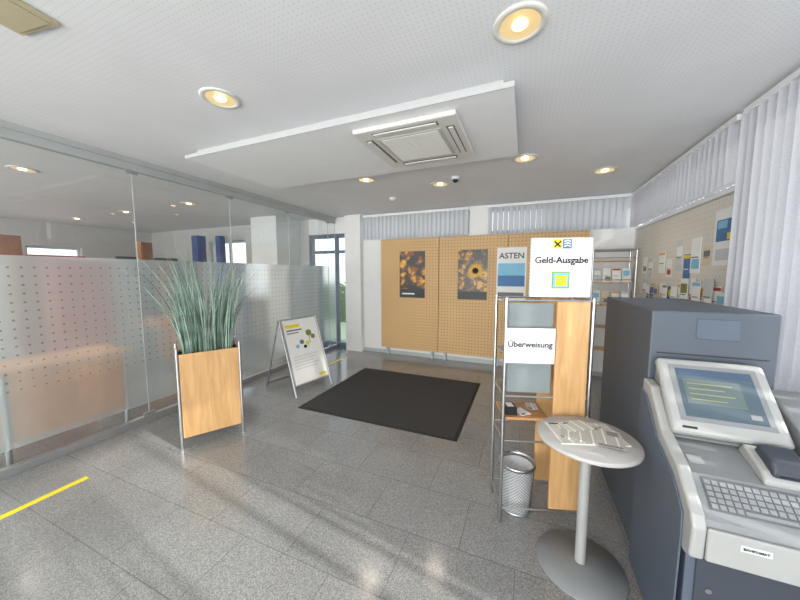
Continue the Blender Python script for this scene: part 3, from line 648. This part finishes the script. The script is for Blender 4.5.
tallcab((-6.55,4.95,0),.14,.14,2.45,m_blue,'blue_cabinet','narrow blue tall unit seen through glass, right one','cabinet')
tallcab((-7.0,3.65,0),.18,.2,2.2,m_brown,'wooden_cabinet','tall brown wood cabinet in middle of the office','cabinet')
tallcab((-6.4,1.75,0),.2,.22,2.1,m_brown,'wooden_cabinet','tall brown wood cabinet at the left edge of the office','cabinet')
tallcab((-8.8,3.0,0),.4,.8,1.95,m_red,'red_cabinet','wide red cabinet far back in the office','cabinet')
t=thing('partition_screen','dark grey office partition screen far behind the glass','partition',(-7.9,4.2,0)); MB().box(-.03,.03,-.6,.6,.1,1.95).build('panel',m_slated,t,bevel=.003)
for s in (-.5,.5): MB().box(-.15,.15,s-.02,s+.02,0,.1).build('foot',m_alu,t)

# ---------- outdoors ----------
struct(MB().box(-25,1.6,YB+.25,30,-.2,-.05).build('ground_outside',m_grass),'grass outside the back wall','ground')
struct(MB().box(XR+.25,25,-15,30,-.2,-.05).build('ground_outside_right',m_pave),'pale pavement outside the right wall','ground')
def hedge(loc,w,d,h,label):
    t=thing('hedge',label,'hedge',loc); lf=MB()
    for i in range(2600):
        p=Vector((random.uniform(-w,w),random.uniform(-d,d),random.uniform(.05,h))); s=random.uniform(.04,.09)
        q=Euler((random.uniform(0,6),random.uniform(0,6),random.uniform(0,6))).to_matrix()
        lf.raw([p+q@Vector(v) for v in ((-s,0,0),(0,-s*.5,0),(s,0,0),(0,s*.5,0))],[(0,1,2,3)])
    lf.build('leaves',m_leaf,t,fix=False); MB().box(-w*.92,w*.92,-d*.8,d*.8,-.05,h*.88).build('inner_mass',m_leaf,t)
hedge((-6.2,9.0,0),2.6,.5,1.3,'green hedge outside the entrance door')

# ---------- lights ----------
def area(name,loc,rot,sx,sy,e,col):
    l=bpy.data.lights.new(name,'AREA'); l.shape='RECTANGLE'; l.size=sx; l.size_y=sy; l.energy=e; l.color=col
    o=bpy.data.objects.new(name,l); C.objects.link(o); o.location=loc; o.rotation_euler=rot; return o
area('daylight_front',(-1.1,YF-.5,1.4),(R(90),0,0),4.4,2.4,370,(1,.985,.965)) 
area('office_fill_light',(-6.9,YF-.5,1.4),(R(90),0,0),5.0,2.4,260,(1,.98,.94))  # fill lamp added outside the unseen office window to lift the dim office
area('daylight_right',(XR+.9,1.4,1.45),(0,R(90),0),2.5,2.8,60,(.97,.98,1))
su=bpy.data.lights.new('sun','SUN'); su.energy=5.0; su.angle=R(1.2); su.color=(1,.96,.88)
so=bpy.data.objects.new('sun',su); C.objects.link(so); so.rotation_euler=Vector((-.88,.11,-.46)).to_track_quat('-Z','Y').to_euler()
for x,y in lights:
    l=bpy.data.lights.new('downlight_beam','SPOT'); l.energy=14; l.spot_size=R(110); l.spot_blend=.6; l.color=(1,.88,.74); l.shadow_soft_size=.09
    o=bpy.data.objects.new('downlight_beam',l); C.objects.link(o); o.location=(x,y,ZC-.03)
for x in (-5.2,-7.0,-8.8):
    for y in (-.2,1.6,3.4):
        l=bpy.data.lights.new('office_beam','SPOT'); l.energy=42; l.spot_size=R(140); l.spot_blend=.6; l.color=(1,.90,.76); l.shadow_soft_size=.09
        o=bpy.data.objects.new('office_beam',l); C.objects.link(o); o.location=(x,y,ZC-.03)
w=bpy.data.worlds.new('sky'); sc.world=w; w.use_nodes=True; N=w.node_tree.nodes; L=w.node_tree.links
bg=N['Background']; tc=N.new('ShaderNodeTexCoord'); s=N.new('ShaderNodeSeparateXYZ'); L.new(tc.outputs['Generated'],s.inputs[0])
cr=N.new('ShaderNodeValToRGB'); cr.color_ramp.elements[0].position=0; cr.color_ramp.elements[0].color=(.97,.98,1,1); cr.color_ramp.elements[1].position=.7; cr.color_ramp.elements[1].color=(.66,.78,.97,1)
L.new(s.outputs[2],cr.inputs[0]); L.new(cr.outputs[0],bg.inputs[0]); bg.inputs[1].default_value=1.9

# ---------- camera ----------
cd=bpy.data.cameras.new('camera'); cam=bpy.data.objects.new('camera',cd); C.objects.link(cam)
cam.location=(0,0,1.6); cam.rotation_euler=(R(90-5.1),0,R(22.5)); cd.sensor_width=36; cd.lens=302/800*36; cd.clip_start=.02
sc.camera=cam
